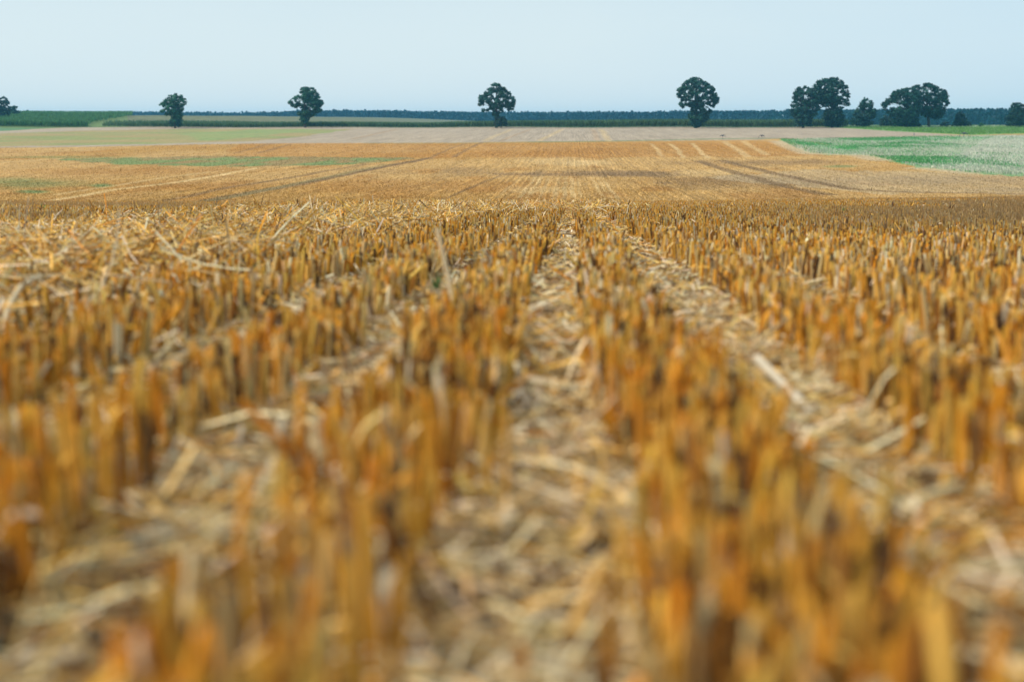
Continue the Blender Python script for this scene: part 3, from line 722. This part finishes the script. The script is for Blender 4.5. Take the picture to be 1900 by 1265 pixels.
def clover_col(x, y, n):
    pr = .7 * S((fbm(x * .10 + 20, y * .05 + 4) - .48) / .08) + .8 * S((x / y - .235 + .1 * (fbm(x * .2, y * .07) - .5)) / .07) * S((y - 118) / 35)
    wh = RS.rand(n) < pr
    w2 = RS.rand(n) < .05
    c = np.array([.085, .27, .09])[None] * RS.uniform(.6, 1.4, (n, 1))
    return np.where((wh | w2)[:, None], np.array([.56, .57, .46])[None] * RS.uniform(.6, 1.2, (n, 1)), c)
crop('clover', 'bluish green clover with white flowering weeds on the right slope', 'clover', 90000, clover_area, lambda x, y: .30 + y * 0, .05, clover_col)
def meadow_area(n):
    P = FIELDS['meadow']; y = RS.uniform(330, 520, n); x = y * RS.uniform(.15, .37, n)
    m = inside(x, y, P); return x[m], y[m]
crop('meadow_grass', 'fresh green meadow grass in front of the right-hand trees', 'grass', 50000, meadow_area, lambda x, y: .35 + .25 * (y > 475), .09,
     lambda x, y, n: np.where(((RS.rand(n) < .5) & (y > 478))[:, None] | (RS.rand(n) < .04)[:, None], np.array([.42, .46, .36])[None], np.array([.13, .27, .06])[None] * RS.uniform(.6, 1.3, (n, 1))))

def build_forest():
    pxs = []; 
    bag = Bag()
    prof_x = [-200, 0, 60, 120, 300, 430, 500, 560, 640, 700, 800, 900, 960, 1060, 1200, 1300, 1500, 1700, 1900, 2100]
    prof_y = [207, 207, 206.5, 208.5, 208.5, 209.5, 209, 206, 205, 205, 207.5, 208.5, 208.5, 208, 208, 206.5, 205, 204, 203, 203]
    Yf = lambda p: np.interp(p, [-200, 480, 560, 1000, 1400, 1900, 2100], [1500, 1450, 1400, 1300, 1150, 900, 880])
    cents, rads, tints, cnt = [], [], [], []
    for row in range(4):
        p = -200.
        while p < 2100:
            Y = Yf(p) + row * 22 + RS.uniform(-8, 8)
            ppm = FPX / Y
            top = np.interp(p, prof_x, prof_y) + RS.uniform(-.9, 1.2) + (.8 if row < 1 else 0) - (1.3 if RS.rand() < .05 else 0)
            tp = on_plane(p, top, Y); g = float(H(tp[0], Y)); h = max(tp[2] - g, 4)
            h = h if row else h * .92
            wdt = RS.uniform(1.6, 3.2)
            conif = RS.rand() < .45
            tint = np.array([.003, .046, .070]) * RS.uniform(.75, 1.3)  # blue of the distance haze is painted into the leaf colour
            for z in np.arange(h * .12, h, 1.6):
                f = z / h
                r = wdt * ((1.15 - f) if conif else math.sqrt(max(.08, 1 - (2 * f - .95)**2)))
                for q in range(2):
                    cents.append([tp[0] + RS.normal(0, r * .45), Y + RS.normal(0, r * .45), g + z]); rads.append(max(r * .8, .5)); tints.append(tint * RS.uniform(.8, 1.2)); cnt.append(9)
            cents.append([tp[0], Y, g + h - .6]); rads.append(.8); tints.append(tint); cnt.append(6)
            p += wdt * RS.uniform(.8, 1.5) * ppm
    V, c = leaf_cloud(np.array(cents), np.array(rads), np.array(cnt), 1.15, np.array(tints), .9)
    bag.add(V, np.array([[0, 1, 2, 3]]), c)
    tag(bag.build('forest', foliage_mat), 'long blue-hazed forest along the horizon', 'forest', kind='stuff')
build_forest()

# ------------------------------------------------------------------ cranes feeding on the field
crane_mat, _nt, _bs = node_mat('crane plumage')
_cr = N(_nt, 'ShaderNodeValToRGB'); _cr.color_ramp.elements[0].color = (.035, .035, .05, 1); _cr.color_ramp.elements[1].color = (.12, .12, .14, 1)
_nt.links.new(noise(_nt, (6, 6, 6)), _cr.inputs[0]); _nt.links.new(_cr.outputs[0], _bs.inputs['Base Color'])
def crane(px, py, flip, neck_up, s, label, rot=0., thin=1.):
    x, y = at(px, py, 60); V, E, R_ = [], [], []
    def chain(pts, prev=None):
        for p, r in pts:
            V.append(tuple(np.array(p) * s)); R_.append(r * s)
            if prev is not None: E.append((prev, len(V) - 1))
            prev = len(V) - 1
        return prev
    chain([((0, 0, .78), .15)])
    t = chain([((-.20, 0, .80), .135), ((-.38, 0, .76), .10), ((-.55, 0, .66), .07), ((-.66, 0, .54), .03)], 0)      # bustle of tail plumes
    if neck_up: chain([((.22, 0, .86), .11), ((.34, 0, .98), .055), ((.38, 0, 1.16), .033), ((.40, 0, 1.28), .045), ((.50, 0, 1.26), .022), ((.60, 0, 1.23), .010)], 0)
    else: chain([((.22, 0, .82), .11), ((.38, 0, .80), .05), ((.54, 0, .66), .033), ((.62, 0, .44), .030), ((.66, 0, .30), .042), ((.70, 0, .20), .020), ((.73, 0, .10), .010)], 0)
    for d in (-1, 1): chain([((.0, .06 * d, .66), .07), ((.02 * d, .07 * d, .52), .028), ((-.03, .07 * d, .36), .017), ((.03 * d, .07 * d, .03), .014), ((.11, .07 * d, .005), .010)], 0)
    me = bpy.data.meshes.new('crane'); me.from_pydata(V, E, []); o = link(bpy.data.objects.new('crane', me))
    sk = o.modifiers.new('skin', 'SKIN'); sb = o.modifiers.new('sub', 'SUBSURF'); sb.levels = sb.render_levels = 1
    me.skin_vertices[0].data[0].use_root = True
    for i, r in enumerate(R_): me.skin_vertices[0].data[i].radius = (r, r * thin)
    me.materials.append(crane_mat)
    o.location = (x, y, float(H(x, y))); o.rotation_euler = (0, 0, (math.pi if flip else 0) + rot)
    tag(o, label, 'bird', 'cranes feeding on the fields')
crane(1341, 258.5, False, False, .95, 'dark crane head down, left of the two beside the gold slope')
crane(1413, 258.5, True, False, .95, 'dark crane head down, nearest to the green clover corner')
crane(1788, 257, True, False, 1.35, 'largest dark crane, stooping between the meadow and the clover at the right')
crane(1696, 255, False, True, .85, 'thin upright crane seen end on, on the pale strip left of the largest crane', rot=1.4, thin=.6)

# ------------------------------------------------------------------ haze
def build_haze():
    x0, x1, y0, y1, z0, z1 = -1600, 1600, -80, 3300, -8, 17
    V = [(x, y, z) for x in (x0, x1) for y in (y0, y1) for z in (z0, z1)]
    F = np.array([[0, 1, 3, 2], [4, 6, 7, 5], [0, 4, 5, 1], [2, 3, 7, 6], [0, 2, 6, 4], [1, 5, 7, 3]])
    m = bpy.data.materials.new('haze'); m.use_nodes = True; nt = m.node_tree; nt.nodes.clear()
    pv = N(nt, 'ShaderNodeVolumePrincipled'); out = N(nt, 'ShaderNodeOutputMaterial')
    pv.inputs['Color'].default_value = (.18, .62, 1.0, 1); pv.inputs['Density'].default_value = .00017
    pv.inputs['Anisotropy'].default_value = .2
    nt.links.new(pv.outputs[0], out.inputs['Volume'])
    o = new_mesh('haze', np.array(V, float), F, m)
    tag(o, 'thin blue summer haze over the fields', 'haze', kind='stuff')
build_haze()
